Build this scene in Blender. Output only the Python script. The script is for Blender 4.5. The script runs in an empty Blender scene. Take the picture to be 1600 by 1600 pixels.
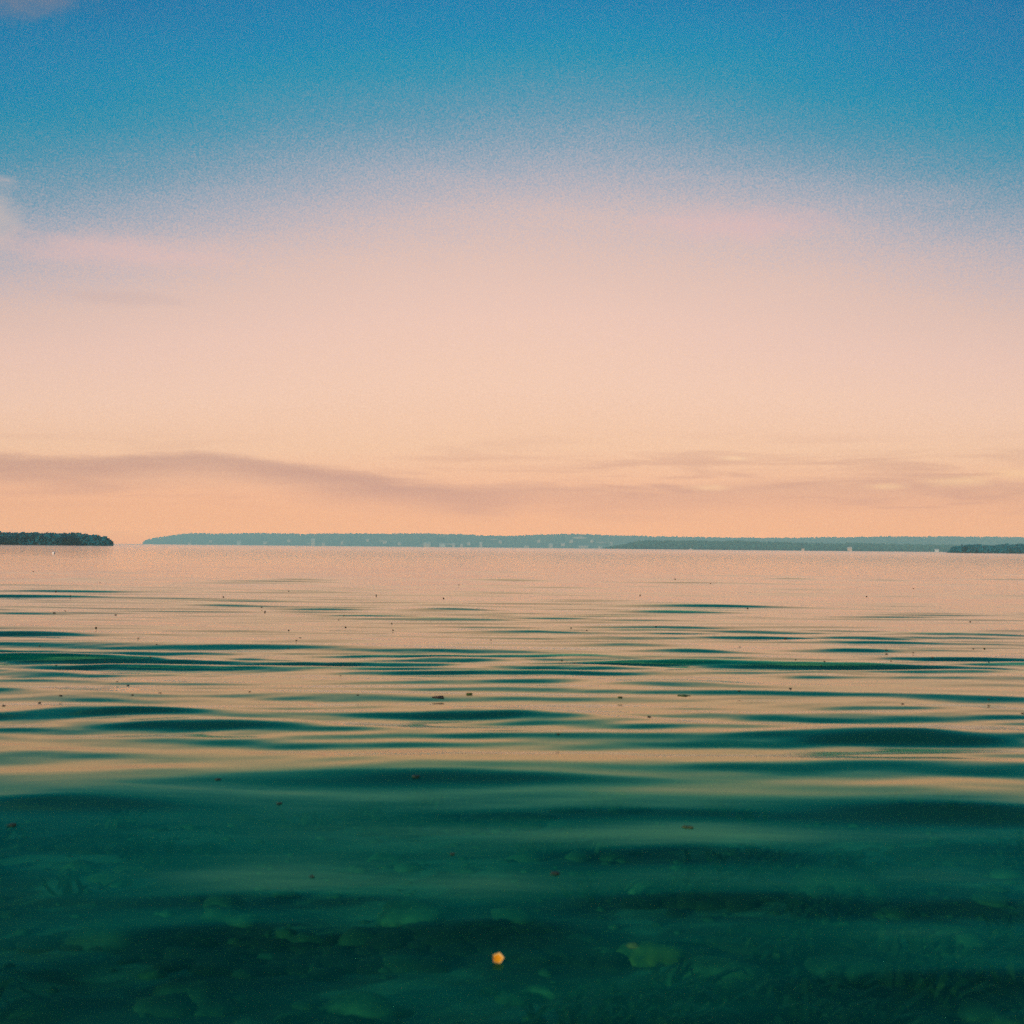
import bpy, bmesh, math, random
import numpy as np
from mathutils import Vector, Matrix, noise

random.seed(7)
rng = np.random.default_rng(11)
R = math.radians
scene = bpy.context.scene
col = scene.collection

# ------------------------------------------------------------------ camera
FPX, CAM_H = 2259.0, 0.9                     # focal length in photo pixels, eye height in metres
PITCH, ROLL = R(1.40), R(0.54)
fwd = Vector((0, math.cos(PITCH), math.sin(PITCH)))
up0 = Vector((0, -math.sin(PITCH), math.cos(PITCH)))
rt0 = Vector((1, 0, 0))
rt = rt0 * math.cos(ROLL) + up0 * math.sin(ROLL)
upv = up0 * math.cos(ROLL) - rt0 * math.sin(ROLL)
cam = bpy.data.cameras.new('camera')
cam_ob = bpy.data.objects.new('camera', cam)
col.objects.link(cam_ob)
m = Matrix((rt, upv, -fwd)).transposed().to_4x4()
m.translation = Vector((0, 0, CAM_H))
cam_ob.matrix_world = m
cam.sensor_fit = 'HORIZONTAL'
cam.sensor_width = 56.7
cam.lens = 56.7 * FPX / 1600
cam.clip_start, cam.clip_end = 0.1, 40000
cam.dof.use_dof = True
cam.dof.focus_distance = 60
cam.dof.aperture_fstop = 9.5
cam.dof.aperture_blades = 5
cam.dof.aperture_rotation = R(18)
scene.camera = cam_ob

def ray(px, py):
    return (fwd * FPX + rt * (px - 800) - upv * (py - 800)).normalized()

def azel(px, py):
    d = ray(px, py)
    return math.degrees(math.atan2(d.x, d.y)), math.degrees(math.asin(d.z))

# ------------------------------------------------------------------ render look
scene.render.engine = 'CYCLES'
scene.view_settings.view_transform = 'Standard'
scene.view_settings.look = 'None'
scene.view_settings.gamma = 1
scene.view_settings.exposure = 0
scene.view_settings.use_curve_mapping = False
cy = scene.cycles
cy.max_bounces = 8
cy.volume_bounces = 2
cy.transparent_max_bounces = 12
cy.use_denoising = False
cy.sample_clamp_indirect = 1.5
cy.sample_clamp_direct = 6.0
cy.use_adaptive_sampling = False

# ------------------------------------------------------------------ world: dusk sky
def lin(r, g, b):
    f = lambda c: c / 12.92 if c <= 0.04045 else ((c + 0.055) / 1.055) ** 2.4
    return (f(r / 255), f(g / 255), f(b / 255), 1)

world = bpy.data.worlds.new('World')
scene.world = world
world.use_nodes = True
nt = world.node_tree
nt.nodes.clear()
N, L = nt.nodes, nt.links

SUN_EL, SUN_AZ = R(10), R(-138)              # low sun behind the camera, to the left

class G:
    """tiny helper for node maths in one tree"""
    def __init__(s, tree): s.t = tree
    def _in(s, sock, v):
        if isinstance(v, bpy.types.NodeSocket): s.t.links.new(v, sock)
        else: sock.default_value = v
    def m(s, op, a, b=0.0, c=0.0, clamp=False):
        n = s.t.nodes.new('ShaderNodeMath'); n.operation = op; n.use_clamp = clamp
        s._in(n.inputs[0], a); s._in(n.inputs[1], b); s._in(n.inputs[2], c)
        return n.outputs[0]
    def ss(s, v, a, b, lo=0.0, hi=1.0):
        n = s.t.nodes.new('ShaderNodeMapRange'); n.interpolation_type = 'SMOOTHSTEP'
        s._in(n.inputs['Value'], v); s._in(n.inputs['From Min'], a); s._in(n.inputs['From Max'], b)
        n.inputs['To Min'].default_value = lo; n.inputs['To Max'].default_value = hi
        return n.outputs[0]
    def xyz(s, x, y, z):
        n = s.t.nodes.new('ShaderNodeCombineXYZ')
        for i, v in enumerate((x, y, z)): s._in(n.inputs[i], v)
        return n.outputs[0]
    def noise(s, vec, scale, detail=3.0, rough=0.5, dist=0.0):
        n = s.t.nodes.new('ShaderNodeTexNoise')
        if vec is not None: s.t.links.new(vec, n.inputs['Vector'])
        n.inputs['Scale'].default_value = scale; n.inputs['Detail'].default_value = detail
        n.inputs['Roughness'].default_value = rough; n.inputs['Distortion'].default_value = dist
        return n.outputs[0]
    def mix(s, fac, a, b, blend='MIX'):
        n = s.t.nodes.new('ShaderNodeMix'); n.data_type = 'RGBA'; n.blend_type = blend
        s._in(n.inputs[0], fac); s._in(n.inputs[6], a); s._in(n.inputs[7], b)
        return n.outputs[2]
    def ramp(s, fac, stops, interp='LINEAR'):
        n = s.t.nodes.new('ShaderNodeValToRGB'); cr = n.color_ramp; cr.interpolation = interp
        while len(cr.elements) > 1: cr.elements.remove(cr.elements[-1])
        cr.elements[0].position = stops[0][0]; cr.elements[0].color = stops[0][1]
        for p, c in stops[1:]:
            e = cr.elements.new(p); e.color = c
        s._in(n.inputs[0], fac)
        return n.outputs[0]

g = G(nt)
tc = N.new('ShaderNodeTexCoord')
sep = N.new('ShaderNodeSeparateXYZ'); L.new(tc.outputs['Generated'], sep.inputs[0])
X, Y, Z = sep.outputs
el = g.m('MULTIPLY', g.m('ARCSINE', Z), 57.2958)
az = g.m('MULTIPLY', g.m('ARCTAN2', X, Y), 57.2958)
AZ0 = R(0.8)
hor = g.m('MAXIMUM', g.m('SQRT', g.m('ADD', g.m('MULTIPLY', X, X), g.m('MULTIPLY', Y, Y))), 1e-4)
caz = g.m('DIVIDE', g.m('ADD', g.m('MULTIPLY', X, math.sin(AZ0)), g.m('MULTIPLY', Y, math.cos(AZ0))), hor)
om = g.m('SUBTRACT', 1.0, caz)
drop = g.m('DIVIDE', g.m('MULTIPLY', om, 80.0), g.m('ADD', 1.0, g.m('MULTIPLY', om, 9.0)))
# long thin veils of high cloud that lift or lower the pink
veil_v = g.xyz(g.m('MULTIPLY', az, 0.05), g.m('MULTIPLY', el, 0.30), 3.7)
veil = g.m('SUBTRACT', g.noise(veil_v, 1.0, 5.0, 0.55, 0.4), 0.5)
fine_v = g.xyz(g.m('MULTIPLY', az, 14.0), g.m('MULTIPLY', el, 16.0), 1.3)
fine = g.m('SUBTRACT', g.noise(fine_v, 1.0, 2.0, 0.7), 0.5)
veil_w = g.ss(el, 1.0, 12.0, 0.15, 1.0)
t = g.m('ADD', el, g.m('MULTIPLY', drop, g.ss(el, 2.0, 10.0)))
t = g.m('ADD', t, g.m('MULTIPLY', g.m('MULTIPLY', veil, veil_w), 2.2))
t = g.m('ADD', t, g.m('MULTIPLY', g.m('MULTIPLY', fine, veil_w), 5.5))
SPAN = 50.0
sky_stops = [(-1, (238, 172, 128)), (0.6, (239, 176, 134)), (1.9, (241, 182, 146)), (3.9, (243, 198, 166)),
             (6.4, (243, 203, 180)), (9.0, (237, 200, 185)), (11.4, (225, 194, 184)), (12.8, (208, 188, 188)),
             (13.9, (187, 181, 190)), (15.1, (158, 171, 188)), (16.3, (120, 159, 182)), (17.4, (80, 151, 179)),
             (18.6, (38, 146, 178)), (20.0, (4, 138, 180)), (22.0, (0, 125, 174)), (24, (0, 111, 164)),
             (34, (0, 98, 158)), (50, (0, 80, 136))]
base = g.ramp(g.m('DIVIDE', t, SPAN), [(max(0, p) / SPAN, lin(*c)) for p, c in sky_stops])

# --- mauve cloud bank low on the left, its top edge a curve over azimuth
edge_pts = [(-400, 690), (0, 704), (150, 711), (290, 701), (400, 711), (500, 727), (600, 741), (700, 753),
            (770, 756), (850, 751), (910, 760), (1100, 752), (1350, 745), (1600, 742), (2200, 752)]
ep = [azel(*p) for p in edge_pts]
A0, A1 = ep[0][0], ep[-1][0]
azf = g.m('DIVIDE', g.m('SUBTRACT', az, A0), A1 - A0, clamp=True)
top = g.m('MULTIPLY', g.ramp(azf, [((a - A0) / (A1 - A0), (e / 6, e / 6, e / 6, 1)) for a, e in ep], 'CARDINAL'), 6.0)
cl_v = g.xyz(g.m('MULTIPLY', az, 0.22), g.m('MULTIPLY', el, 1.5), 9.1)
cl_n = g.noise(cl_v, 1.0, 5.0, 0.55, 0.3)
below = g.m('SUBTRACT', g.m('ADD', top, g.m('MULTIPLY', g.m('SUBTRACT', cl_n, 0.5), 0.9)), el)   # degrees under the edge
bank = g.m('MULTIPLY', g.ss(below, -0.12, 0.36), g.ss(below, 0.35, 1.7, 1.0, 0.0))
bank = g.m('MULTIPLY', bank, g.ss(az, -4.0, 3.0, 0.58, 0.30))
sky_c = g.mix(bank, base, lin(184, 144, 136))
# --- faint broken mauve bands low over the right-hand shore
bd_v = g.xyz(g.m('MULTIPLY', az, 0.16), g.m('MULTIPLY', el, 1.9), 21.4)
bd = g.ss(g.noise(bd_v, 1.0, 4.0, 0.55, 0.5), 0.47, 0.70)
bd = g.m('MULTIPLY', g.m('MULTIPLY', bd, g.ss(el, 0.8, 2.0)), g.ss(el, 3.0, 5.0, 1.0, 0.0))
bd = g.m('MULTIPLY', bd, g.ss(az, -8.0, 8.0, 0.20, 0.42))
sky_c = g.mix(bd, sky_c, lin(196, 150, 136))
# --- single clouds: (photo x, y, half width deg, half height deg, colour, strength)
puff_v = g.xyz(g.m('MULTIPLY', az, 0.9), g.m('MULTIPLY', el, 1.9), 4.2)
puff_n = g.noise(puff_v, 1.0, 6.0, 0.6, 0.2)
def puff(px, py, ra, re, c, k, soft=0.55):
    global sky_c
    a, e = azel(px, py)
    da = g.m('DIVIDE', g.m('SUBTRACT', az, a), ra)
    de = g.m('DIVIDE', g.m('SUBTRACT', el, e), re)
    r = g.m('SQRT', g.m('ADD', g.m('MULTIPLY', da, da), g.m('MULTIPLY', de, de)))
    r = g.m('ADD', r, g.m('MULTIPLY', g.m('SUBTRACT', puff_n, 0.5), 1.6))
    sky_c = g.mix(g.m('MULTIPLY', g.ss(r, 1.0 - soft, 1.0 + soft * 0.6, 1.0, 0.0), k), sky_c, lin(*c))
puff(1500, 752, 1.1, 0.20, (250, 206, 160), 0.5, 1.0)
puff(1385, 760, 0.7, 0.12, (250, 206, 160), 0.5, 1.0)
puff(1110, 762, 0.8, 0.12, (250, 204, 160), 0.5, 1.0)
puff(1145, 716, 0.5, 0.08, (250, 210, 170), 0.5, 1.0)
puff(1590, 740, 1.0, 0.22, (250, 206, 160), 0.5, 1.0)
puff(-14, 342, 1.0, 1.3, (190, 184, 188), 0.85, 0.8)
puff(-330, 250, 5.5, 2.2, (196, 180, 186), 0.7, 0.5)
puff(30, -30, 2.2, 1.2, (120, 132, 154), 0.8, 1.0)
puff(170, 392, 4.6, 0.55, (236, 194, 188), 0.45, 0.9)
puff(1150, 350, 3.4, 0.6, (228, 188, 188), 0.45, 0.9)
puff(190, 466, 2.4, 0.28, (208, 182, 178), 0.45, 0.8)

nishita = N.new('ShaderNodeTexSky')
nishita.sky_type = 'NISHITA'; nishita.sun_disc = False
nishita.sun_elevation = SUN_EL; nishita.sun_rotation = SUN_AZ
nishita.air_density = 1.0; nishita.dust_density = 1.5
STR = 0.06
# the sky behind the thin low haze is a little fierier than what reaches the eye through it
HAZE_K, HAZE_TOP, HAZE_EQ = 0.00027, 72.0, (0.17, 0.27, 0.25)
Tz = g.m('EXPONENT', g.m('DIVIDE', -HAZE_K * HAZE_TOP, g.m('MAXIMUM', Z, 0.0082)))
eq = g.mix(g.m('SUBTRACT', 1.0, Tz), (0, 0, 0, 1), (*HAZE_EQ, 1))
vs = N.new('ShaderNodeVectorMath'); vs.operation = 'SUBTRACT'; L.new(sky_c, vs.inputs[0]); L.new(eq, vs.inputs[1])
vd = N.new('ShaderNodeVectorMath'); vd.operation = 'SCALE'; L.new(vs.outputs[0], vd.inputs[0])
dim = g.m('MAXIMUM', g.m('SUBTRACT', 1.0, g.m('MULTIPLY', om, 0.9)), 0.75)        # the glow weakens away from its middle
lum = g.m('ADD', 1.0, g.m('MULTIPLY', fine, 0.18))
L.new(g.m('MULTIPLY', g.m('DIVIDE', 0.97 / STR, Tz), g.m('MULTIPLY', dim, lum)), vd.inputs['Scale'])
vm = N.new('ShaderNodeVectorMath'); vm.operation = 'MAXIMUM'; L.new(vd.outputs[0], vm.inputs[0]); vm.inputs[1].default_value = (0, 0, 0)
scaled = vm.outputs[0]
final = g.mix(0.005, scaled, nishita.outputs[0])
bg = N.new('ShaderNodeBackground'); bg.inputs['Strength'].default_value = STR
L.new(final, bg.inputs['Color'])
wo = N.new('ShaderNodeOutputWorld'); L.new(bg.outputs[0], wo.inputs['Surface'])

sun = bpy.data.lights.new('sun', 'SUN')
sun.energy = 4.5; sun.angle = R(4); sun.color = (1.0, 0.80, 0.62)
sun_ob = bpy.data.objects.new('sun', sun); col.objects.link(sun_ob)
sdir = Vector((math.sin(SUN_AZ) * math.cos(SUN_EL), math.cos(SUN_AZ) * math.cos(SUN_EL), math.sin(SUN_EL)))
sun_ob.rotation_euler = sdir.to_track_quat('Z', 'Y').to_euler()
sun_ob.location = sdir * 50

# ------------------------------------------------------------------ helpers
def tag(o, label=None, cat=None, group=None, kind=None):
    if label: o['label'] = label
    if cat: o['category'] = cat
    if group: o['group'] = group
    if kind: o['kind'] = kind
    return o

def mesh_obj(name, verts, faces, mat, parent=None, smooth=False):
    me = bpy.data.meshes.new(name)
    me.from_pydata(verts, [], faces)
    me.update()
    if smooth: me.polygons.foreach_set('use_smooth', [True] * len(me.polygons))
    me.materials.append(mat)
    o = bpy.data.objects.new(name, me); col.objects.link(o)
    if parent: o.parent = parent
    return o

def grid_obj(name, P, mat, smooth=True):
    """P: (rows, cols, 3) array -> one sheet"""
    r, c, _ = P.shape
    me = bpy.data.meshes.new(name)
    me.vertices.add(r * c); me.vertices.foreach_set('co', P.reshape(-1).astype(np.float32))
    i = np.arange(r * c).reshape(r, c)
    f = np.stack([i[:-1, :-1], i[:-1, 1:], i[1:, 1:], i[1:, :-1]], -1).reshape(-1, 4)
    n = len(f)
    me.loops.add(n * 4); me.loops.foreach_set('vertex_index', f.reshape(-1).astype(np.int32))
    me.polygons.add(n)
    me.polygons.foreach_set('loop_start', np.arange(0, n * 4, 4, dtype=np.int32))
    me.polygons.foreach_set('loop_total', np.full(n, 4, dtype=np.int32))
    me.polygons.foreach_set('use_smooth', np.full(n, smooth))
    me.update(); me.validate()
    me.materials.append(mat)
    o = bpy.data.objects.new(name, me); col.objects.link(o)
    return o

def empty(name, loc, rz=0.0):
    o = bpy.data.objects.new(name, None); col.objects.link(o)
    o.location = loc; o.rotation_euler = (0, 0, rz); o.empty_display_size = 0.2
    return o

def principled(name, color, rough=0.7, color2=None, scale=5.0, spec=0.3, detail=4.0, bump=0.0):
    ma = bpy.data.materials.new(name); ma.use_nodes = True
    t_ = ma.node_tree; gg = G(t_)
    b = t_.nodes['Principled BSDF']
    b.inputs['Roughness'].default_value = rough
    b.inputs['Specular IOR Level'].default_value = spec
    c1 = (*color, 1)
    if color2 is None: color2 = tuple(c * 0.7 for c in color)
    tcn = t_.nodes.new('ShaderNodeTexCoord')
    nz = gg.noise(tcn.outputs['Object'], scale, detail, 0.6)
    f = gg.ss(nz, 0.35, 0.65)
    t_.links.new(gg.mix(f, (*color2, 1), c1), b.inputs['Base Color'])
    if bump:
        bn = t_.nodes.new('ShaderNodeBump'); bn.inputs['Strength'].default_value = bump
        t_.links.new(nz, bn.inputs['Height']); t_.links.new(bn.outputs[0], b.inputs['Normal'])
    return ma

# ------------------------------------------------------------------ water shape
# random long-crested wavelets running in towards the beach
W = []
wr = np.random.default_rng(5)
for i in range(110):
    lam = 0.40 * (2.9 ** wr.random()) if i < 70 else 0.18 * (2.2 ** wr.random())
    th = R(wr.normal(-3, 7 if lam > 0.40 else 15))
    k = 2 * math.pi / lam
    slope = (0.0135 if lam > 0.40 else 0.0095) * (0.7 + 0.6 * wr.random())
    W.append((k * math.sin(th), k * math.cos(th), slope / k, wr.random() * 6.283))
GRP = []
for i in range(5):
    lam = 4 + 8 * rng.random(); th = R(rng.normal(0, 45)); k = 2 * math.pi / lam
    GRP.append((k * math.sin(th) * 0.5, k * math.cos(th), rng.random() * 6.283))

def plane_pt(px, py, z=0.0):
    d = ray(px, py)
    s = (z - CAM_H) / d.z
    return d.x * s, d.y * s

# single crests read from the place: (x, y of the dark near face, half length px, face thickness px, slope, tilt px per px)
CRESTS = [
    (330, 1018, 520, 15, 0.17, 0.004), (700, 1047, 170, 11, 0.15, 0.0), (110, 1048, 230, 10, 0.14, 0.0),
    (60, 992, 150, 8, 0.12, 0.0), (30, 949, 110, 5, 0.12, 0.0), (460, 905, 85, 4, 0.14, 0.0), (690, 945, 110, 4, 0.11, 0.01),
    (1040, 956, 110, 5, 0.13, 0.0), (1240, 904, 60, 4, 0.12, 0.01), (1380, 906, 80, 3, 0.11, 0.0), (1220, 927, 80, 3, 0.11, 0.0),
    (1400, 992, 170, 7, 0.15, 0.012), (1290, 1003, 120, 6, 0.14, 0.01), (1120, 1056, 230, 9, 0.15, 0.02),
    (1520, 1053, 150, 8, 0.13, 0.01), (930, 1064, 200, 9, 0.13, 0.01), (1090, 1026, 90, 6, 0.12, 0.02),
    (40, 1076, 130, 10, 0.13, 0.0), (860, 1088, 110, 10, 0.12, 0.0), (330, 1107, 330, 9, 0.11, 0.0),
    (1150, 1118, 380, 13, 0.14, 0.03), (1500, 1128, 260, 12, 0.12, 0.02), (700, 1066, 160, 7, 0.11, 0.0),
    (150, 1158, 330, 24, 0.15, 0.05), (850, 1170, 280, 26, 0.13, 0.06), (1430, 1205, 260, 22, 0.13, 0.03),
    (330, 1187, 380, 22, 0.12, 0.02), (1480, 1150, 260, 14, 0.11, 0.02), (560, 1130, 300, 10, 0.09, 0.01),
    (120, 904, 60, 3, 0.09, 0.0), (210, 940, 100, 3, 0.10, 0.0), (1560, 995, 120, 5, 0.12, 0.0),
    (700, 1282, 380, 30, 0.09, 0.0), (90, 1322, 240, 26, 0.08, 0.0), (1520, 1332, 260, 28, 0.10, 0.02), (1080, 1392, 260, 24, 0.08, 0.0),
    (380, 1462, 320, 22, 0.07, 0.0), (420, 1506, 260, 34, 0.10, 0.0), (1120, 1455, 260, 26, 0.08, 0.01), (1500, 1465, 200, 24, 0.08, 0.0),
    (760, 1496, 150, 30, 0.09, 0.0), (1480, 1570, 260, 36, 0.09, 0.0), (150, 1560, 260, 36, 0.07, 0.0), (1000, 1335, 380, 18, 0.07, 0.0),
    (500, 1004, 130, 5, 0.10, 0.0), (520, 952, 80, 3, 0.09, 0.0), (1300, 1076, 160, 6, 0.10, 0.02),
]
PK = []
for (px, py, hl, th, sl, tilt) in CRESTS:
    sl *= 1.0 + min(max(py - 1080, 0) / 100.0, 1.0) * (0.35 if py < 1240 else 0.75)
    A = 0.0
    for _ in range(6):
        x0, y0 = plane_pt(px, py, 0.6 * A)
        dep = CAM_H / y0
        dy = th / FPX * y0 / (dep + sl)          # depth of the near face
        sg = dy * 0.75
        A = 0.66 * sl * sg * 1.65
    hx = hl / FPX * y0
    ang = tilt * FPX * CAM_H / (FPX * dep * dep * y0) if tilt else 0.0     # crest swings towards the camera to the right
    ang = min(ang, 0.5)
    PK.append((x0, y0 + sg, hx, sg, A, -ang * 0.6, 3.4 if py > 1240 else 1.2))

for i in range(45):                                  # small stray crests farther out
    y0 = 7.0 * (60.0 / 7.0) ** rng.random()
    x0 = rng.uniform(-0.42, 0.42) * y0
    sg = rng.uniform(0.10, 0.24) * (y0 / 14) ** 0.35
    PK.append((x0, y0, rng.uniform(0.035, 0.11) * y0, sg, rng.uniform(0.05, 0.115) * sg * 1.65, rng.normal(0.0, 0.03), 1.2))

def wave_h(x, y):   # height of the water surface
    x = np.asarray(x, float); y = np.asarray(y, float)
    h = np.zeros(np.broadcast(x, y).shape)
    env = np.zeros_like(h)
    for kx, ky, p in GRP: env = env + np.sin(kx * x + ky * y + p)
    env = 0.9 + 0.20 * env
    env = np.clip(env, 0.25, 2.0)
    near = np.interp(y, [0, 3.0, 4.6, 6.2, 9.5, 13, 20, 32, 80, 400], [.16, .24, .36, .88, .95, .82, .56, .40, .30, .22])
    dist = np.maximum(y, 1.0)
    for kx, ky, a, p in W:
        lam = 2 * math.pi / ky
        res = np.clip(lam / (dist * 0.0045) / 4.0 - 0.3, 0, 1)           # drop wavelets the sheet is too coarse to carry
        h = h + a * np.sin(kx * x + ky * y + p + 0.35 * np.sin(0.21 * x + p * 3 + 0.13 * y)) * res
    patchy = 1 + (np.interp(x / dist, [-0.36, -0.05, 0.36], [1.12, 0.98, 0.72]) - 1) * np.clip((y - 7) / 4, 0, 1)     # calmer towards the right
    h = h * env * near * patchy
    for x0, y0, hx, sg, A, an, back in PK:
        dx = x - x0
        yy = y - y0 - an * dx + 0.25 * sg * np.sin(dx / hx * 2.1 + y0)
        u = np.abs(dx / hx)
        w = np.exp(-u ** 2 * 1.6)
        h = h + A * w * np.exp(-np.clip(yy / np.where(yy > 0, sg * back, sg), -6, 6) ** 2 / 2)
    # one low swell coming ashore: its face lies before the camera
    c = 5.1 + 0.05 * x + 0.12 * np.sin(0.9 * x + 1.0)
    s_ = np.where(y < c, 1.5, 4.5)
    h = h + 0.14 * np.exp(-((y - c) / s_) ** 2 / 2)
    return h

def on_water(px, py):
    """first point where the sight line meets the waves"""
    d = ray(px, py)
    x0, y0 = plane_pt(px, py, 0.25)
    x1, y1 = plane_pt(px, py, -0.12)
    q = np.linspace(0, 1, 600)
    xs_, ys_ = x0 + (x1 - x0) * q, y0 + (y1 - y0) * q
    zs = 0.25 - 0.37 * q
    hs = wave_h(xs_, ys_)
    i = int(np.argmax(zs <= hs))
    return float(xs_[i]), float(ys_[i]), float(hs[i])

ys = [-14, -10, -7, -5, -3.5, -2.2, -1.2, -0.4, 0.2, 0.6, 0.9]
y = 1.1
while y < 420:
    ys.append(y); y *= 1.0042
while y < 8350:
    ys.append(y); y *= 1.03
ys.append(8400.0)
ys = np.array(ys)
ncol = 420
u = np.linspace(-1, 1, ncol)
u = np.sign(u) * (0.72 * np.abs(u) + 0.28 * np.abs(u) ** 4)
hw = np.maximum(5.0, np.abs(ys) * 0.85 + 3.0)
XX = u[None, :] * hw[:, None]
YY = np.repeat(ys[:, None], ncol, 1)
ZZ = wave_h(XX, YY)

# ------------------------------------------------------------------ water material
wm = bpy.data.materials.new('water'); wm.use_nodes = True
t_ = wm.node_tree; t_.nodes.clear(); gw = G(t_)
out = t_.nodes.new('ShaderNodeOutputMaterial')
tcw = t_.nodes.new('ShaderNodeTexCoord')
mp = t_.nodes.new('ShaderNodeMapping'); mp.inputs['Scale'].default_value = (0.5, 2.2, 1)
t_.links.new(tcw.outputs['Object'], mp.inputs[0])
rip = gw.noise(mp.outputs[0], 1.3, 5.0, 0.55)
bmp = t_.nodes.new('ShaderNodeBump'); bmp.inputs['Strength'].default_value = 0.12; bmp.inputs['Distance'].default_value = 0.02
t_.links.new(rip, bmp.inputs['Height'])
fr = t_.nodes.new('ShaderNodeFresnel'); geo = t_.nodes.new('ShaderNodeNewGeometry')                      # light coming up or down through the surface meets the same water
t_.links.new(gw.m('SUBTRACT', 1.333, gw.m('MULTIPLY', geo.outputs['Backfacing'], 0.583)), fr.inputs['IOR'])
t_.links.new(bmp.outputs[0], fr.inputs['Normal'])
gl = t_.nodes.new('ShaderNodeBsdfGlossy'); gl.inputs['Roughness'].default_value = 0.05
spw = t_.nodes.new('ShaderNodeSeparateXYZ'); t_.links.new(tcw.outputs['Object'], spw.inputs[0])
t_.links.new(gw.ss(spw.outputs[1], 25.0, 500.0, 0.065, 0.10), gl.inputs['Roughness'])   # breezier water offshore
t_.links.new(bmp.outputs[0], gl.inputs['Normal'])
t_.links.new(gw.ramp(fr.outputs[0], [(0.08, lin(84, 206, 124)), (0.18, lin(88, 214, 154)), (0.31, lin(112, 226, 185)), (0.48, lin(245, 240, 200)), (0.8, (1, 1, 1, 1))]), gl.inputs['Color'])
tr = t_.nodes.new('ShaderNodeBsdfTransparent'); tr.inputs['Color'].default_value = (0.42, 1.0, 0.76, 1)
df = t_.nodes.new('ShaderNodeBsdfDiffuse'); df.inputs['Color'].default_value = (0.003, 0.14, 0.115, 1)
mb = t_.nodes.new('ShaderNodeMixShader'); mb.inputs[0].default_value = 0.15
t_.links.new(tr.outputs[0], mb.inputs[1]); t_.links.new(df.outputs[0], mb.inputs[2])
mw = t_.nodes.new('ShaderNodeMixShader')
t_.links.new(fr.outputs[0], mw.inputs[0]); t_.links.new(mb.outputs[0], mw.inputs[1]); t_.links.new(gl.outputs[0], mw.inputs[2])
t_.links.new(mw.outputs[0], out.inputs['Surface'])
water = grid_obj('water', np.stack([XX, YY, ZZ], -1), wm)
tag(water, 'calm evening water with low dark ripples reflecting the pink sky', kind='structure')

# ------------------------------------------------------------------ seabed
def bed_h(x, y):
    n = noise.noise(Vector((x * 0.9, y * 0.9, 3.0))) * 0.06 + noise.noise(Vector((x * 2.7, y * 2.7, 7.0))) * 0.025
    yy = max(min(y, 60.0), -14)
    b = -0.16 - 0.055 * (yy - 2.0) if yy > 2 else -0.16 + 0.085 * (2.0 - yy)
    return max(b, -3.0) + n * (1.0 if y < 40 else 0.0)
bys = np.concatenate([np.linspace(-14, 1.5, 24), np.linspace(1.7, 14, 150), 14 * (8400.0 / 14) ** (np.arange(1, 30) / 29)])
bu = np.linspace(-1, 1, 150); bu = np.sign(bu) * (0.7 * np.abs(bu) + 0.3 * np.abs(bu) ** 3)
bhw = np.maximum(8.0, np.abs(bys) * 0.95 + 4.0)
BX = bu[None, :] * bhw[:, None]; BY = np.repeat(bys[:, None], 150, 1)
BZ = np.vectorize(bed_h)(BX, BY)
sm = bpy.data.materials.new('seabed'); sm.use_nodes = True
t_ = sm.node_tree; gs = G(t_); b = t_.nodes['Principled BSDF']; b.inputs['Roughness'].default_value = 0.9
tcs = t_.nodes.new('ShaderNodeTexCoord')
n1 = gs.noise(tcs.outputs['Object'], 1.5, 5.0, 0.55, 0.6)
n2 = gs.noise(tcs.outputs['Object'], 7.0, 4.0, 0.6)
c = gs.mix(gs.ss(n2, 0.35, 0.7), (0.04, 0.11, 0.065, 1), (0.085, 0.21, 0.13, 1))
c = gs.mix(gs.ss(n1, 0.43, 0.51), c, (0.003, 0.010, 0.006, 1))
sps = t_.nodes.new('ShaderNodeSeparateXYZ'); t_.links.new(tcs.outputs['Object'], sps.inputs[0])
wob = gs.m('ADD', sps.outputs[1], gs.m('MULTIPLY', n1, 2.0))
c = gs.mix(gs.ss(wob, 6.0, 9.0), c, (0.006, 0.020, 0.019, 1))          # bed painted darker farther out for light lost in deeper water
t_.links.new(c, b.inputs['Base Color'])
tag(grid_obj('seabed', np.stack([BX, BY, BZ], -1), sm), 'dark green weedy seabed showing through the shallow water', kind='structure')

# ------------------------------------------------------------------ stones under the water
stone_green = principled('stone_algae', (0.055, 0.115, 0.06), 0.85, (0.012, 0.034, 0.018), 9, bump=0.4)
stone_mid = principled('stone_mid', (0.04, 0.09, 0.05), 0.85, (0.010, 0.028, 0.015), 7, bump=0.5)
stone_dark = principled('stone_dark', (0.025, 0.06, 0.035), 0.85, (0.010, 0.024, 0.014), 8, bump=0.4)
stone_gold = principled('stone_golden', (0.10, 0.115, 0.025), 0.85, (0.02, 0.05, 0.02), 12, bump=0.4)
stone_spot = principled('stone_rust', (0.28, 0.12, 0.03), 0.85, (0.2, 0.08, 0.02), 25)
def stone_mesh(seed, sx, sy, sz, mat):
    bm = bmesh.new()
    bmesh.ops.create_icosphere(bm, subdivisions=3, radius=1)
    for v in bm.verts:
        d = v.co.normalized()
        k = 1 + 0.28 * noise.noise(d * 1.1 + Vector((seed, 0, 0))) + 0.10 * noise.noise(d * 3 + Vector((0, seed, 0)))
        v.co = Vector((d.x * sx * k, d.y * sy * k, d.z * sz * k))
    me = bpy.data.meshes.new('stone'); bm.to_mesh(me); bm.free()
    for p in me.polygons: p.use_smooth = True
    me.materials.append(mat)
    return me
def under(px, py):
    """point on the seabed seen through the surface"""
    z = -0.2
    for _ in range(14):
        x, y = plane_pt(px, py, z); z = 0.5 * z + 0.5 * bed_h(x, y)
    return x, y, bed_h(x, y)
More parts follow.
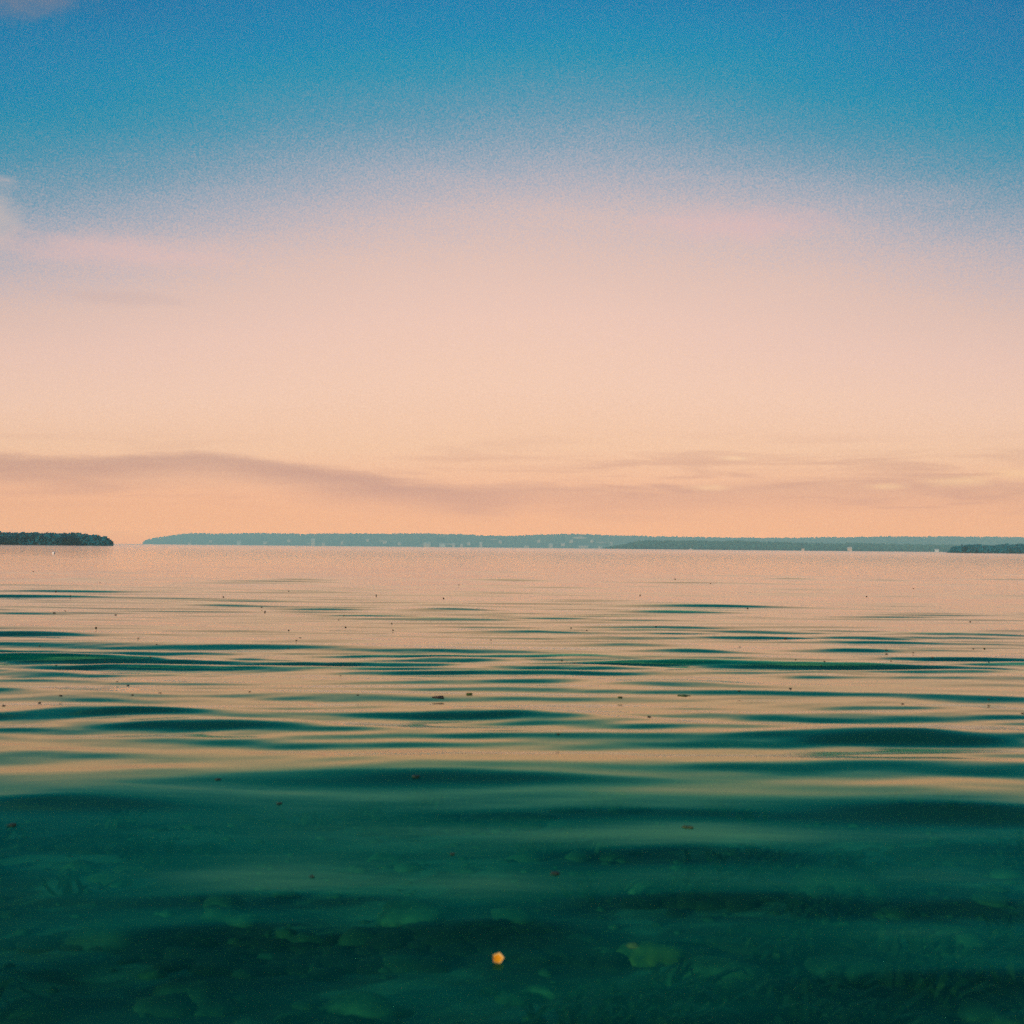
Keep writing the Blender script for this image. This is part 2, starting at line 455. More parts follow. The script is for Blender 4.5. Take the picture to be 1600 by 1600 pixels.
STONES = [  # photo x, y, width px, material, label
    (1015, 1500, 105, stone_gold, 'mossy golden green stone under the water with a rusty spot'),
    (1120, 1540, 150, stone_green, 'broad pale green stone under water just below the golden stone'),
    (1035, 1572, 60, stone_green, 'small pale green stone nearest the bottom edge, right of centre'),
    (850, 1556, 56, stone_green, 'small rounded green stone under water below the yellow glint'),
    (905, 1478, 60, stone_dark, 'dark stone just left of the golden green stone'),
    (640, 1440, 110, stone_green, 'dull green flat stone above and left of the yellow glint'),
    (560, 1590, 120, stone_green, 'green stone cut by the bottom edge, left of the yellow glint'),
    (170, 1475, 120, stone_dark, 'dark weedy stone in the lower left shallows'),
    (1330, 1530, 130, stone_dark, 'dark green stone right of the broad pale green stone'),
    (1480, 1480, 120, stone_green, 'greenish flat stone near the right edge of the shallows'),
    (1310, 1400, 150, stone_dark, 'long dark stone under the shaded ripple on the right'),
    (300, 1570, 130, stone_dark, 'dark stone in the bottom left shallows beside the weed'),
]
for i, (px, py, wpx, mat, lab) in enumerate(STONES):
    x, y_, z = under(px, py)
    w = wpx / FPX * math.hypot(y_, CAM_H) / 2
    o = bpy.data.objects.new('stone', stone_mesh(i * 3.7 + 1, w, w * 0.8, w * 0.42, mat)); col.objects.link(o)
    o.location = (x, y_, z + w * 0.12); o.rotation_euler = (0, 0, random.uniform(-0.5, 0.5))
    tag(o, lab, 'stone', 'stones lying in the shallows')
    if i == 0:
        s_ = bpy.data.objects.new('rust_spot', stone_mesh(55, w * 0.20, w * 0.16, w * 0.1, stone_spot)); col.objects.link(s_)
        s_.parent = o; s_.location = (-w * 0.45, -w * 0.25, w * 0.33)
# pebbles and weed tufts on the bed
def blobs(name, pts, mat, sub=1):
    tb = bmesh.new(); bmesh.ops.create_icosphere(tb, subdivisions=sub, radius=1)
    bv = np.array([v.co for v in tb.verts]); bf = np.array([[v.index for v in f.verts] for f in tb.faces]); tb.free()
    V, F = [], []
    for k, (x, y, z, a, b_, c_) in enumerate(pts):
        j = 1 + 0.35 * (rng.random((len(bv), 1)) - 0.5)
        ca, sa = math.cos(k), math.sin(k)
        P = bv * j * np.array([a, b_, c_])
        P = np.stack([P[:, 0] * ca - P[:, 1] * sa, P[:, 0] * sa + P[:, 1] * ca, P[:, 2]], 1) + np.array([x, y, z])
        F.append(bf + k * len(bv)); V.append(P)
    return mesh_obj(name, np.concatenate(V).tolist(), np.concatenate(F).tolist(), mat, smooth=True)
pts = []
for k in range(1500):
    y_ = random.uniform(1.0, 7.0); x = random.uniform(-1, 1) * (y_ * 0.6 + 0.6)
    s = 0.012 + 0.035 * random.random() ** 2
    pts.append((x, y_, bed_h(x, y_), s, s * 0.8, s * 0.5))
cob = []
for k in range(420):
    y_ = random.uniform(1.4, 3.6) if k % 5 else random.uniform(3.6, 6.0); x = random.uniform(-1, 1) * (y_ * 0.5 + 0.5)
    s = 0.025 + 0.055 * random.random() ** 1.5
    cob.append((x, y_, bed_h(x, y_), s * 1.2, s, s * 0.5))
mats = []
for (mx, my, mw) in ((400, 1505, 430), (740, 1465, 300), (1530, 1338, 280), (1470, 1572, 260), (100, 1320, 260), (680, 1288, 420), (1130, 1402, 240), (900, 1490, 200), (180, 1470, 240), (1250, 1470, 240)):
    cx, cy_, cz = under(mx, my)
    wv = mw / FPX * math.hypot(cy_, CAM_H) / 2
    for k in range(70):
        ox, oy = random.gauss(0, wv * 0.5), random.gauss(0, wv * 0.22)
        s = random.uniform(0.02, 0.06)
        mats.append((cx + ox, cy_ + oy, bed_h(cx + ox, cy_ + oy), s * 1.6, s, s * 0.45))
mat_dark = principled('weed_mat', (0.010, 0.016, 0.007), 0.9, (0.003, 0.005, 0.003), 9)
tag(blobs('seaweed_mat', mats, mat_dark, 2), 'blackish mats of weed lying on the bed near the shore', kind='stuff')
tag(blobs('cobbles', cob[:230], stone_mid, 2), 'pale green cobbles strewn over the shallow bed', kind='stuff')
tag(blobs('cobbles', cob[230:], stone_dark, 2), 'dark cobbles strewn over the shallow bed', kind='stuff')
tag(blobs('pebbles', pts, stone_dark), 'small dark pebbles scattered over the seabed', kind='stuff')
V, F = [], []
for k in range(260):
    y_ = random.uniform(1.5, 8.0); x = random.uniform(-1, 1) * (y_ * 0.55 + 0.5)
    if noise.noise(Vector((x * 0.8, y_ * 0.8, 12))) < 0.02: continue
    z = bed_h(x, y_)
    for q in range(14):
        a = random.uniform(0, 6.283); l = random.uniform(0.08, 0.2); w = 0.012
        dx, dy = math.cos(a), math.sin(a); ox, oy = random.gauss(0, .05), random.gauss(0, .05)
        i0 = len(V)
        for s in range(4):
            f = s / 3; hh = 0.012 + 0.07 * math.sin(f * 2.4); wv = w * (1 - 0.6 * f)
            V.append((x + ox + dx * l * f - dy * wv, y_ + oy + dy * l * f + dx * wv, z + hh))
            V.append((x + ox + dx * l * f + dy * wv, y_ + oy + dy * l * f - dx * wv, z + hh))
        for s in range(3): F.append((i0 + 2 * s, i0 + 2 * s + 1, i0 + 2 * s + 3, i0 + 2 * s + 2))
weed_dark = principled('weed_dark', (0.02, 0.035, 0.012), 0.6, (0.01, 0.018, 0.008), 6)
tag(mesh_obj('seaweed', V, F, weed_dark), 'dark seaweed growing over the shallow bed', kind='stuff')

# ------------------------------------------------------------------ floating scraps
scrap_dark = principled('scrap_dark', (0.035, 0.03, 0.02), 0.6, (0.018, 0.018, 0.012), 30)
weed_near = principled('weed_near', (0.02, 0.05, 0.03), 0.6, (0.012, 0.03, 0.02), 30)
weed_green = principled('weed_green', (0.05, 0.10, 0.015), 0.6, (0.025, 0.05, 0.01), 30)
weed_brown = principled('weed_brown', (0.05, 0.03, 0.012), 0.6, (0.02, 0.016, 0.008), 30)
def scrap_mesh(seed, mat, n=5, name='scrap'):
    """a crumpled bit of weed about 1 unit across: a few thick bent blades and a bladder"""
    r = random.Random(seed); V, F = [], []
    for q in range(n):
        a = r.uniform(0, 6.283); l = r.uniform(0.18, 0.36); w = r.uniform(0.10, 0.18); lift = r.uniform(0.02, 0.25)
        dx, dy = math.cos(a), math.sin(a); i0 = len(V)
        for s in range(3):
            f = s / 2; ww = w * (1 - 0.5 * f); z = 0.05 + lift * math.sin(f * 2.2)
            for sx, sz in ((-1, 0), (1, 0), (1, .06), (-1, .06)):
                V.append((dx * l * f - dy * ww * sx, dy * l * f + dx * ww * sx, z + sz))
        for s in range(2):
            for e in range(4):
                a0 = i0 + 4 * s + e; a1 = i0 + 4 * s + (e + 1) % 4
                F.append((a0, a1, a1 + 4, a0 + 4))
        F.append((i0 + 3, i0 + 2, i0 + 1, i0)); F.append((i0 + 8, i0 + 9, i0 + 10, i0 + 11))
    tb = bmesh.new(); bmesh.ops.create_icosphere(tb, subdivisions=1, radius=0.27); i0 = len(V)
    for v in tb.verts: V.append((v.co.x * r.uniform(.8, 1.3), v.co.y * r.uniform(.8, 1.3), v.co.z * .7 + .08))
    for f in tb.faces: F.append(tuple(i0 + v.index for v in f.verts))
    tb.free()
    me = bpy.data.meshes.new(name); me.from_pydata(V, [], F); me.update(); me.materials.append(mat)
    return me
SM = [scrap_mesh(s, scrap_dark) for s in range(6)]
def float_obj(name, me, px, py, wpx, label, cat, group=None, rz=None, flat=0.5):
    x, y_, z = on_water(px, py)
    s = wpx * 0.9 / FPX * y_
    o = bpy.data.objects.new(name, me); col.objects.link(o)
    o.location = (x, y_, z - 0.02 * s); o.scale = (s, s, s * flat)
    o.rotation_euler = (0, 0, random.uniform(0, 6.28) if rz is None else rz)
    return tag(o, label, cat, group)
FAR = [(52,893,3),(87,924,3),(110,931,3),(156,911,3),(349,933,4),(451,924,3),(102,955,4),(409,949,4),(414,956,4),(537,962,3),
       (540,980,4),(612,974,3),(614,985,4),(463,1001,4),(451,985,4),(150,981,5),(588,930,3),(693,935,4),(717,914,3),(1055,905,3),
       (1168,951,5),(1025,979,4),(917,985,3),(892,981,3),(1516,972,5),(1427,920,3),(1354,932,3),(1110,912,3),(1000,930,3)]
MID = [(216,997,5),(245,1007,5),(62,1010,6),(235,1027,6),(136,1025,4),(88,1040,6),(210,1026,4),(164,1034,5),(450,1013,4),(200,1071,7),
       (183,1065,6),(207,1086,7),(250,1083,8),(62,1098,8),(390,1081,7),(767,1000,5),(532,1056,5),(559,1086,6),(1156,1011,4),(1392,1033,5),
       (1427,1020,5),(1457,1028,8),(1521,1014,5),(1538,1013,5),(1545,1035,5),(878,1032,6),(898,1037,5),(1243,1031,5),(1288,1034,6),(1155,1080,8),
       (1235,1076,9),(1014,1120,9),(872,1147,10),(1410,1100,8),(1545,1093,8),(1598,1115,9)]
for i, (px, py, w) in enumerate(FAR):
    float_obj('floating_scrap', SM[i % 6], px, py, w + 1.3, 'tiny dark speck of weed afloat on the far pink water', 'weed scrap', 'tiny specks on the far water', flat=0.9)
for i, (px, py, w) in enumerate(MID):
    float_obj('floating_scrap', SM[i % 6], px, py, w + 1.3, 'small dark scrap of weed drifting among the dark ripples', 'weed scrap', 'small scraps drifting among the ripples')
BIG = [(85,958,10,'dark scrap of weed floating off the left edge, largest on the far water'),
       (181,961,9,'dark scrap of weed on the far water below the left island tip'),
       (529,969,8,'dark lumpy scrap of weed on the pink water above the longest dark ripple'),
       (469,997,9,'dark upright scrap of weed just above the longest dark ripple'),
       (1227,998,9,'dark round scrap of weed at the left end of a ripple on the right'),
       (1385,1016,9,'dark forked scrap of weed on smooth pink water at the right'),
       (1283,1041,9,'dark scrap of weed at the tip of a long ripple on the right'),
       (95,1087,12,'dark scrap of weed among the ripples near the left edge'),
       (6,1103,13,'dark scrap of weed cut by the left edge of the picture'),
       (436,1256,24,'dark blurred scrap of weed below the golden reflection, left of centre'),
       (340,1218,26,'faint dark scrap of weed in the golden reflection at the left'),
       (650,1214,30,'brownish scrap of weed in the golden reflection at the centre'),
       (18,1290,36,'dark blurred scrap of weed in the green water by the left edge'),
       (707,1335,22,'dark blurred scrap of weed in the green water left of the larger scrap'),
       (867,1365,40,'largest dark blurred scrap of weed in the near green water'),
       (488,1370,22,'faint dark scrap of weed in the green water left of centre')]
SG = [scrap_mesh(s + 40, weed_near, 6) for s in range(4)]
for i, (px, py, w, lab) in enumerate(BIG):
    float_obj('floating_scrap', SM[(i + 2) % 6] if py < 1200 else SG[i % 4], px, py, w * (0.9 if py < 1200 else 0.75), lab, 'weed scrap', 'larger weed scraps on the water')
float_obj('seaweed_clump', scrap_mesh(21, weed_brown, 9, 'seaweed_clump'), 685, 1090, 40, 'long brown clump of seaweed floating at the centre', 'seaweed', 'seaweed clumps afloat', 0.05, 0.25).scale.y *= 0.8
float_obj('seaweed_clump', scrap_mesh(22, weed_green, 7, 'seaweed_clump'), 733, 1085, 20, 'small green tuft of seaweed right of the long brown clump', 'seaweed', 'seaweed clumps afloat', 0.3)
float_obj('seaweed_clump', scrap_mesh(23, weed_green, 9, 'seaweed_clump'), 1068, 1087, 34, 'bright green flat clump of seaweed floating right of centre', 'seaweed', 'seaweed clumps afloat', 0.0, 0.25)
float_obj('seaweed_clump', scrap_mesh(24, weed_green, 6, 'seaweed_clump'), 969, 1090, 14, 'small green brown tuft of seaweed left of the bright green clump', 'seaweed', 'seaweed clumps afloat', 1.2)
float_obj('seaweed_clump', scrap_mesh(25, weed_green, 7, 'seaweed_clump'), 1075, 1293, 34, 'pale green tuft of seaweed floating in the near green water', 'seaweed', 'seaweed clumps afloat', 0.4, 0.25)

# out-of-focus glint built as an added five-sided piece, cupped and tipped towards the camera
glint_m = principled('glint_yellow', (0.95, 0.52, 0.02), 0.5, (0.86, 0.40, 0.01), 90)
rim_m = principled('glint_rim', (0.95, 0.74, 0.34), 0.5, (0.92, 0.66, 0.26), 90)
for ma in (glint_m, rim_m):                    # half translucent: light also passes through the added piece
    tt = ma.node_tree; pb = tt.nodes['Principled BSDF']; mo = tt.nodes['Material Output']
    tl = tt.nodes.new('ShaderNodeBsdfTranslucent'); tt.links.new(pb.inputs['Base Color'].links[0].from_socket, tl.inputs['Color'])
    mx = tt.nodes.new('ShaderNodeMixShader'); mx.inputs[0].default_value = 0.5
    tt.links.new(pb.outputs[0], mx.inputs[1]); tt.links.new(tl.outputs[0], mx.inputs[2]); tt.links.new(mx.outputs[0], mo.inputs['Surface'])
x, y_, z = on_water(778, 1503)
glint = empty('yellow_glint', (x, y_, z))
tag(glint, 'small bright yellow out-of-focus glint built as an added five sided piece on the dark near water', 'glint')
rl = 9.0 / FPX * math.hypot(y_, CAM_H)
def penta(r0, r1, z0, z1, n=5):
    V, F = [], []
    for rr, zz in ((r0, z0), (r1, z1), (r1, z1 + rl * .10), (r0, z0 + rl * .10)):
        for k in range(n):
            a = 2 * math.pi * k / n + 0.05
            V.append((rr * math.cos(a), rr * math.sin(a), zz))
    for q in range(4):
        for k in range(n):
            a, b_ = q * n + k, q * n + (k + 1) % n
            c_, d = ((q + 1) % 4) * n + (k + 1) % n, ((q + 1) % 4) * n + k
            F.append((a, b_, c_, d))
    return V, F
bl = mesh_obj('glint_face', *penta(rl * .02, rl * .80, rl * .0, rl * .12), glint_m, glint)
rm = mesh_obj('rim', *penta(rl * .805, rl, rl * .12, rl * .26), rim_m, glint)
for o in (bl, rm): o.rotation_euler = (R(56), 0, 0); o.location = (0, 0, rl * 0.50)

# ------------------------------------------------------------------ far shores
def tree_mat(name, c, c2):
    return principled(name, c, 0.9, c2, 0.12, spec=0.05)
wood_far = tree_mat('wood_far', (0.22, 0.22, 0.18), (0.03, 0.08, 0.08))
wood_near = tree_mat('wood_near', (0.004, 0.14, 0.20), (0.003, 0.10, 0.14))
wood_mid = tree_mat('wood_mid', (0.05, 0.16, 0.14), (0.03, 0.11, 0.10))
ground_m = principled('shore_ground', (0.035, 0.07, 0.055), 0.9, (0.02, 0.045, 0.04), 0.05)
sand_m = principled('sand', (0.55, 0.38, 0.26), 0.9, (0.42, 0.28, 0.19), 0.1)

def hprof(prof, px):
    return np.interp(px, [p[0] for p in prof], [p[1] for p in prof])

def shore(prof, dist, depth, tree_h, name, label, wood_label, ground, wood, n_rows, step, clump, seedv, gaps=(), warp=0.0):
    """ground rising from the waterline to a wooded crest; prof: photo x -> height above the horizon in photo px"""
    r = random.Random(seedv)
    dist0 = dist
    dd = lambda px: dist0 * (1 + warp * min(max((680 - px) / 430, 0), 1))
    x0, x1 = prof[0][0], prof[-1][0]
    xs = np.arange(x0, x1 + 0.1, 3.0)
    rows = 9
    P = np.zeros((rows, len(xs), 3))
    for j in range(rows):
        v = j / (rows - 1)
        for i, px in enumerate(xs):
            dist = dd(px); f = dist / FPX
            H = max(hprof(prof, px) * f - tree_h * 0.9, 0.3)
            zz = -1.0 + (H + 1.0) * math.sin(min(v * 1.35, 1) * math.pi / 2) + 0.0
            yy = dist + depth * v + 12 * noise.noise(Vector((px * 0.02, 4.0, dist0)))
            P[j, i] = ((px - 800) * f * (yy / dist), yy, zz)
    o = grid_obj(name, P, ground)
    tag(o, label, kind='structure')
    V, F, nv = [], [], 0
    for row in range(n_rows):
        v = 0.03 + 0.75 * (row / max(1, n_rows - 1)) ** 1.3
        px = x0 + 1
        while px < x1 - 1:
            px += step * r.uniform(0.55, 1.45)
            if any(a < px < b_ and v <= vm for a, b_, vm in gaps): continue
            dist = dd(px); f = dist / FPX
            Ht = hprof(prof, px) * f
            if Ht < 0.8: continue
            H = max(Ht - tree_h * 0.9, 0.3)
            zz = -1.0 + (H + 1.0) * math.sin(min(v * 1.35, 1) * math.pi / 2)
            yy = dist + depth * v + 12 * noise.noise(Vector((px * 0.02, 4.0, dist0))) + r.uniform(-.03, .03) * depth
            xx = (px - 800) * f * (yy / dist)
            th = min(tree_h, Ht) * r.uniform(0.75, 1.06) if dist < 5000 else min(tree_h, Ht) * r.uniform(0.62, 1.12)
            rad = th * (r.uniform(0.32, 0.5) if dist < 5000 else r.uniform(0.6, 0.9))
            if v > 0.5: th = min(th, max(Ht * 1.04 - max(zz, 0), 1.0))
            zb = max(zz, 0.0) - 0.2
            # crown of foliage clumps, trunk below
            for q in range(clump):
                a = r.uniform(0, 6.283); e = r.uniform(-0.75, 1.0); rr = r.uniform(0.55, 1.0)
                ce = math.sqrt(max(0, 1 - e * e)) * (0.75 + 0.25 * (1 - abs(e)))
                cx, cy_, cz = xx + rad * ce * math.cos(a) * rr, yy + rad * ce * math.sin(a) * rr, zb + th * (0.56 + 0.42 * e * rr)
                s = rad * r.uniform(0.35, 0.7)
                for t3 in range(2):
                    aa = r.uniform(0, 6.283); b3 = r.uniform(-0.9, 0.9)
                    ux, uy = math.cos(aa), math.sin(aa)
                    V += [(cx - ux * s, cy_ - uy * s, cz - s * b3), (cx + uy * s * .6, cy_ - ux * s * .6, cz - s * .7),
                          (cx + ux * s, cy_ + uy * s, cz + s * b3), (cx - uy * s * .6, cy_ + ux * s * .6, cz + s * .7)]
                    F.append((nv, nv + 1, nv + 2, nv + 3)); nv += 4
            w = th * 0.035
            V += [(xx - w, yy, zb - .5), (xx + w, yy, zb - .5), (xx, yy + w * 2, zb - .5), (xx, yy, zb + th * .8)]
            F += [(nv, nv + 1, nv + 3), (nv + 1, nv + 2, nv + 3), (nv + 2, nv, nv + 3)]; nv += 4
    wo_ = mesh_obj('wood', V, F, wood)
    tag(wo_, wood_label, kind='stuff')

HZ = lambda px: 848.0 + (px) * 15.0 / 1600 - 0.3
def pf(lst): return [(x, max(HZ(x) - y, 0)) for x, y in lst]
D_ISL, D_HEAD, D_MID, D_FAR = 600.0, 1000.0, 2700.0, 6000.0
isl = [(-420, 24), (-200, 23)] + pf([(0, 827.5), (30, 829.5), (50, 828), (75, 829.5), (100, 829), (120, 829.5), (135, 831), (150, 833.5), (162, 835), (170, 838), (175, 842), (178, 848)])
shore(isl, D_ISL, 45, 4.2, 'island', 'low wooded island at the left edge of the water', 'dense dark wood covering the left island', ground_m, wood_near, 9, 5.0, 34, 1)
far = pf([(222, 848), (230, 843), (242, 840), (262, 837), (285, 833.5), (300, 832), (350, 833), (400, 832), (480, 833), (550, 832.5), (600, 833), (660, 832), (720, 834), (760, 835.5), (800, 836.5),
          (850, 834), (900, 833), (950, 835), (1000, 836.5), (1080, 838), (1200, 839.5), (1300, 838.5), (1400, 837), (1500, 837), (1600, 838)]) + [(1800, 24), (2300, 20)]
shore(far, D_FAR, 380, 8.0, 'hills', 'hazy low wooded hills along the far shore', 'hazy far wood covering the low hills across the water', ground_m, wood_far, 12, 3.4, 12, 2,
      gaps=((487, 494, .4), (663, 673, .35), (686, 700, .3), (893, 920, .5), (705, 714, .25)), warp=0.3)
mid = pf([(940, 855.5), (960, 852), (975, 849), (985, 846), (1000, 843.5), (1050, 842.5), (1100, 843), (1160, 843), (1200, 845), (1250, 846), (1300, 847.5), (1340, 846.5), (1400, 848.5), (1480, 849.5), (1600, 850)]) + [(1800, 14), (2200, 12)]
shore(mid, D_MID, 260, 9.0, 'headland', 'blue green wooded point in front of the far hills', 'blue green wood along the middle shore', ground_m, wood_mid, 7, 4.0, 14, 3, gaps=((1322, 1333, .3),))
head = pf([(1478, 862), (1484, 857), (1492, 852), (1505, 850), (1520, 848.5), (1532, 849), (1545, 851), (1556, 850), (1568, 848), (1585, 848.5), (1600, 847)]) + [(1750, 18), (2100, 22)]
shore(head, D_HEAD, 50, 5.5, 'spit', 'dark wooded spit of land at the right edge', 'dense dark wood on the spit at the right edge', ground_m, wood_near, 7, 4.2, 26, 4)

# sunlit bare ground on the far hills
def patch(px0, px1, hy, hpx, dist, lift):
    f = dist / FPX; n = 8; V, F = [], []
    for i in range(n + 1):
        px = px0 + (px1 - px0) * i / n
        w = hpx * math.sin(math.pi * (i + .3) / (n + .6)) * (0.8 + .4 * random.random())
        yb = dist - lift
        for k, dz in ((0, -w / 2), (1, w / 2), (2, w / 2 - .3)):
            V.append(((px - 800) * f, yb + (0, 6, 60)[k], (hy + dz) * f + 0.9))
    for i in range(n):
        for k in range(2):
            a = i * 3 + k; F.append((a, a + 3, a + 4, a + 1))
    o = mesh_obj('field', V, F, sand_m)
    tag(o, 'pale bare clearing on the far wooded hills', kind='structure')
for a_, b__, hy, hp in ((893, 919, 16, 4.0), (590, 607, 8, 2.5), (765, 780, 12, 2.0), (690, 716, 4, 2.5), (930, 950, 9, 2.0), (478, 498, 3, 2.4), (655, 678, 3, 2.4)):
    patch(a_, b__, hy, hp, D_FAR * (1 + 0.3 * min(max((680 - a_) / 430, 0), 1)) + 70 * (hy > 10) - 20, 0)

# houses
wall_w = principled('house_white', (0.80, 0.74, 0.66), 0.8, (0.70, 0.62, 0.54), 0.4)
wall_p = principled('house_peach', (0.78, 0.52, 0.36), 0.8, (0.66, 0.42, 0.28), 0.4)
roof_g = principled('roof_grey', (0.22, 0.22, 0.22), 0.8, (0.15, 0.15, 0.15), 0.4)
roof_p = principled('roof_pale', (0.62, 0.56, 0.50), 0.7, (0.50, 0.45, 0.40), 0.4)
glass_d = principled('window_glass', (0.03, 0.04, 0.05), 0.15, (0.02, 0.03, 0.04), 1)
def box(x0, x1, y0, y1, z0, z1):
    return ([(x0, y0, z0), (x1, y0, z0), (x1, y1, z0), (x0, y1, z0), (x0, y0, z1), (x1, y0, z1), (x1, y1, z1), (x0, y1, z1)],
            [(0, 3, 2, 1), (4, 5, 6, 7), (0, 1, 5, 4), (1, 2, 6, 5), (2, 3, 7, 6), (3, 0, 4, 7)])
def house(px, base_px, wpx, hpx, dist, label, wall, roof, storeys=2):
    f = dist / FPX
    w, h = wpx * f / 2, hpx * f
    t0 = empty('house', ((px - 800) * f, dist, max(0.4, base_px * f)))
    tag(t0, label, 'house', 'houses along the far shores')
    d = w * 0.8; eh = h * 0.66
    mesh_obj('wall', *box(-w, w, -d, d, -2, eh), wall, t0)
    o = w * 1.1; od = d * 1.15
    V = [(-o, -od, eh), (o, -od, eh), (o, od, eh), (-o, od, eh), (-o, 0, h), (o, 0, h)]
    rf = mesh_obj('roof', V, [(0, 1, 5, 4), (2, 3, 4, 5), (1, 2, 5), (3, 0, 4), (0, 3, 2, 1)], roof, t0)
    mesh_obj('chimney', *box(w * .4, w * .55, -w * .07, w * .07, eh, h * 1.12), wall, rf)
    n = 3
    for s in range(storeys):
        for k in range(n):
            cx = -w + 2 * w * (k + .5) / n; zz = eh * (s + .3) / storeys
            mesh_obj('window', *box(cx - w * .1, cx + w * .1, -d - .06, -d + .1, zz, zz + eh * .4 / storeys), glass_d, t0)
house(77, 9.5, 7, 3.0, D_ISL + 8, 'pale roofed house in the trees of the left island, the more western', roof_p, roof_p, 1)
house(98, 9.8, 9, 2.6, D_ISL + 8, 'long low pale house in the trees of the left island, nearer its tip', roof_p, roof_p, 1)
HO = [(297, 0.5, 5, 4, wall_p, roof_g, 'grey roofed house on the far shore, leftmost of all the houses there'),
      (374, 1, 6, 6, wall_w, roof_p, 'bright white house at the waterline under the left end of the far hills'),
      (490, 0, 6, 11, wall_p, roof_p, 'tall pale pink house on the far shore left of centre'),
      (506, 1, 5, 5, wall_p, roof_g, 'small orange house just right of the tall pink house'),
      (602, 5, 6, 4, wall_p, roof_p, 'peach house up in the trees on the far hills'),
      (668, 0, 11, 7, wall_p, roof_p, 'wide pale pink house on the far shore near the centre'),
      (692, 1, 9, 5, wall_w, roof_p, 'white house second right of the wide pale pink house'),
      (709, 0, 5, 6, wall_p, roof_p, 'narrow peach house third right of the wide pale pink house'),
      (752, 0, 4, 8, wall_p, roof_p, 'tall thin pale house on the far shore at the centre'),
      (823, 0.5, 7, 4, wall_p, roof_g, 'low peach house on the shore right of the tall thin house'),
      (861, 1, 6, 6, wall_p, roof_p, 'pink house on the shore below the bare clearing, to its left'),
      (912, 1.5, 14, 3.5, wall_p, roof_p, 'long low orange house on the shore below the bare clearing'),
      (938, 0.5, 6, 4, wall_p, roof_g, 'peach house where the blue green point begins')]
far_d = lambda px: D_FAR * (1 + 0.3 * min(max((680 - px) / 430, 0), 1))
for px, bpx, w, h, wa, ro, lab in HO: house(px, bpx, w, h, far_d(px) - 14, lab, wa, ro)
house(1328, 0.2, 6, 6, D_MID - 14, 'pale pink block of a house on the middle shore at the right', wall_p, roof_p, 3)
house(1464, 1.0, 5.5, 3.6, D_MID - 14, 'white house on the middle shore just left of the dark spit', wall_w, roof_p, 1)
house(1255, 1.0, 4, 3, D_MID - 14, 'small grey roofed house on the middle shore left of the pale block', wall_p, roof_g, 1)

# boats and a buoy
hull_d = principled('hull_dark', (0.03, 0.022, 0.018), 0.5, (0.02, 0.015, 0.012), 0.5)
hull_w = principled('hull_white', (0.80, 0.76, 0.70), 0.4, (0.72, 0.68, 0.62), 0.5)
def boat(px, wpx, dist, label, mat, cabin, group):
    f = dist / FPX; l = wpx * f / 2
    t0 = empty('boat', ((px - 800) * f, dist, 0.0), random.uniform(-.25, .25))
    tag(t0, label, 'boat', group)
    V, F = [], []
    st = [(-1, .26, .17), (-.6, .32, .16), (0, .34, .16), (.5, .26, .19), (.85, .10, .24), (1, .01, .27)]
    for sx, hb, top_ in st:
        V += [(sx * l, -hb * l, top_ * l), (sx * l, -hb * .6 * l, -.08 * l), (sx * l, hb * .6 * l, -.08 * l), (sx * l, hb * l, top_ * l)]
    for i in range(len(st) - 1):
        for e in range(4):
            a, b_ = i * 4 + e, i * 4 + (e + 1) % 4
            F.append((a, b_, b_ + 4, a + 4))
    F += [(3, 2, 1, 0), (20, 21, 22, 23)]
    mesh_obj('hull', V, F, mat, t0)
    if cabin:
        cb = mesh_obj('cabin', *box(-.35 * l, .3 * l, -.2 * l, .2 * l, .17 * l, .48 * l), mat, t0)
        mesh_obj('window', *box(-.25 * l, .2 * l, -.205 * l, .205 * l, .32 * l, .42 * l), glass_d, cb)
    else:
        mesh_obj('seat', *box(-.1 * l, .05 * l, -.3 * l, .3 * l, .172 * l, .20 * l), mat, t0)
BG = 'boats moored along the far shore'
for px, bpx in ((330, 4), (415, 2), (452, 6), (535, 3), (575, 8), (625, 3), (733, 4), (782, 7), (842, 9), (880, 4), (893, 9), (925, 10), (955, 6), (722, 1)):
    house(px, bpx, random.uniform(4, 6), random.uniform(3, 4.5), far_d(px) - 14 + bpx * 5, 'tiny pale speck of a house scattered through the far wooded hills', wall_p, roof_p, 1)
boat(60, 9, D_ISL - 18, 'small dark boat moored under the trees of the left island', hull_d, True, BG)
boat(1080, 7, D_MID - 60, 'white motor boat off the blue green point', hull_w, True, BG)
boat(1508, 17, D_HEAD - 25, 'long dark boat moored off the tip of the right spit', hull_d, False, BG)
boat(1519, 9, D_HEAD - 32, 'short dark boat just right of the long dark boat by the spit', hull_d, False, BG)
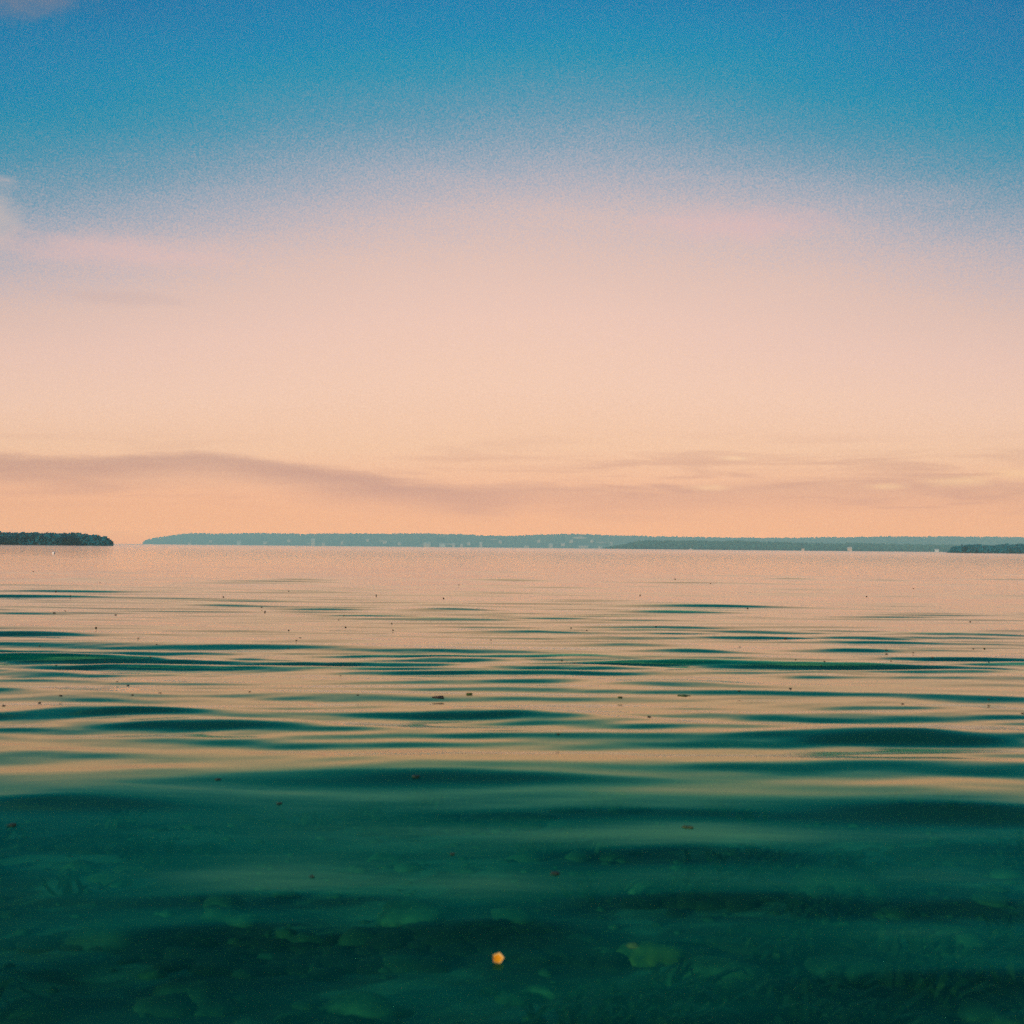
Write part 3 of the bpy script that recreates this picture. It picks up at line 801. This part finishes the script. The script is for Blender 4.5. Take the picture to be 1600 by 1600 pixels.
for px, w, lab in ((1320, 9, 'dark boat beside the pale block of a house on the middle shore'),
                   (1363, 12, 'long dark boat first right of the pale block of a house'),
                   (1382, 9, 'dark boat second right of the pale block of a house'),
                   (1423, 8, 'dark boat third right of the pale block of a house'),
                   (1443, 10, 'dark boat just left of the white house on the middle shore'),
                   (1200, 9, 'small dark boat alone under the blue green wood'),
                   (1008, 8, 'dark boat under the left end of the blue green wood'),
                   (960, 10, 'dark boat moored off the tip of the blue green point')):
    boat(px, w, D_MID - 45, lab, hull_d, False, BG)
for px, w, lab in ((350, 7, 'dark boat moored right of the grey roofed house on the far shore'),
                   (553, 8, 'dark boat under the far hills right of the small orange house'),
                   (640, 10, 'dark boat just left of the wide pale pink house')):
    boat(px, w, far_d(px) - 80, lab, hull_d, False, BG)

x, y_, z = on_water(84, 865)
buoy = empty('buoy', (x, y_, z)); tag(buoy, 'tiny white mooring buoy on the water below the left island', 'buoy')
bm = bmesh.new(); bmesh.ops.create_uvsphere(bm, u_segments=16, v_segments=10, radius=1)
s = 2.3 / FPX * y_
for v in bm.verts: v.co = Vector((v.co.x * s, v.co.y * s, v.co.z * s * .85 + s * .4))
me = bpy.data.meshes.new('float'); bm.to_mesh(me); bm.free(); me.materials.append(hull_w)
o = bpy.data.objects.new('float', me); col.objects.link(o); o.parent = buoy
mesh_obj('stem', *box(-s * .1, s * .1, -s * .1, s * .1, s * 1.2, s * 1.7), hull_d, buoy)

# ------------------------------------------------------------------ haze
hm = bpy.data.materials.new('haze'); hm.use_nodes = True
t_ = hm.node_tree; t_.nodes.clear()
pv = t_.nodes.new('ShaderNodeVolumePrincipled')
pv.inputs['Color'].default_value = (0.47, 0.86, 0.86, 1)
pv.inputs['Density'].default_value = HAZE_K
pv.inputs['Anisotropy'].default_value = 0.0
oo = t_.nodes.new('ShaderNodeOutputMaterial'); t_.links.new(pv.outputs[0], oo.inputs['Volume'])
hz = mesh_obj('haze', *box(-8200, 8200, -80, 8600, -4.3, 72), hm)
tag(hz, 'thin evening haze over the water', kind='stuff')
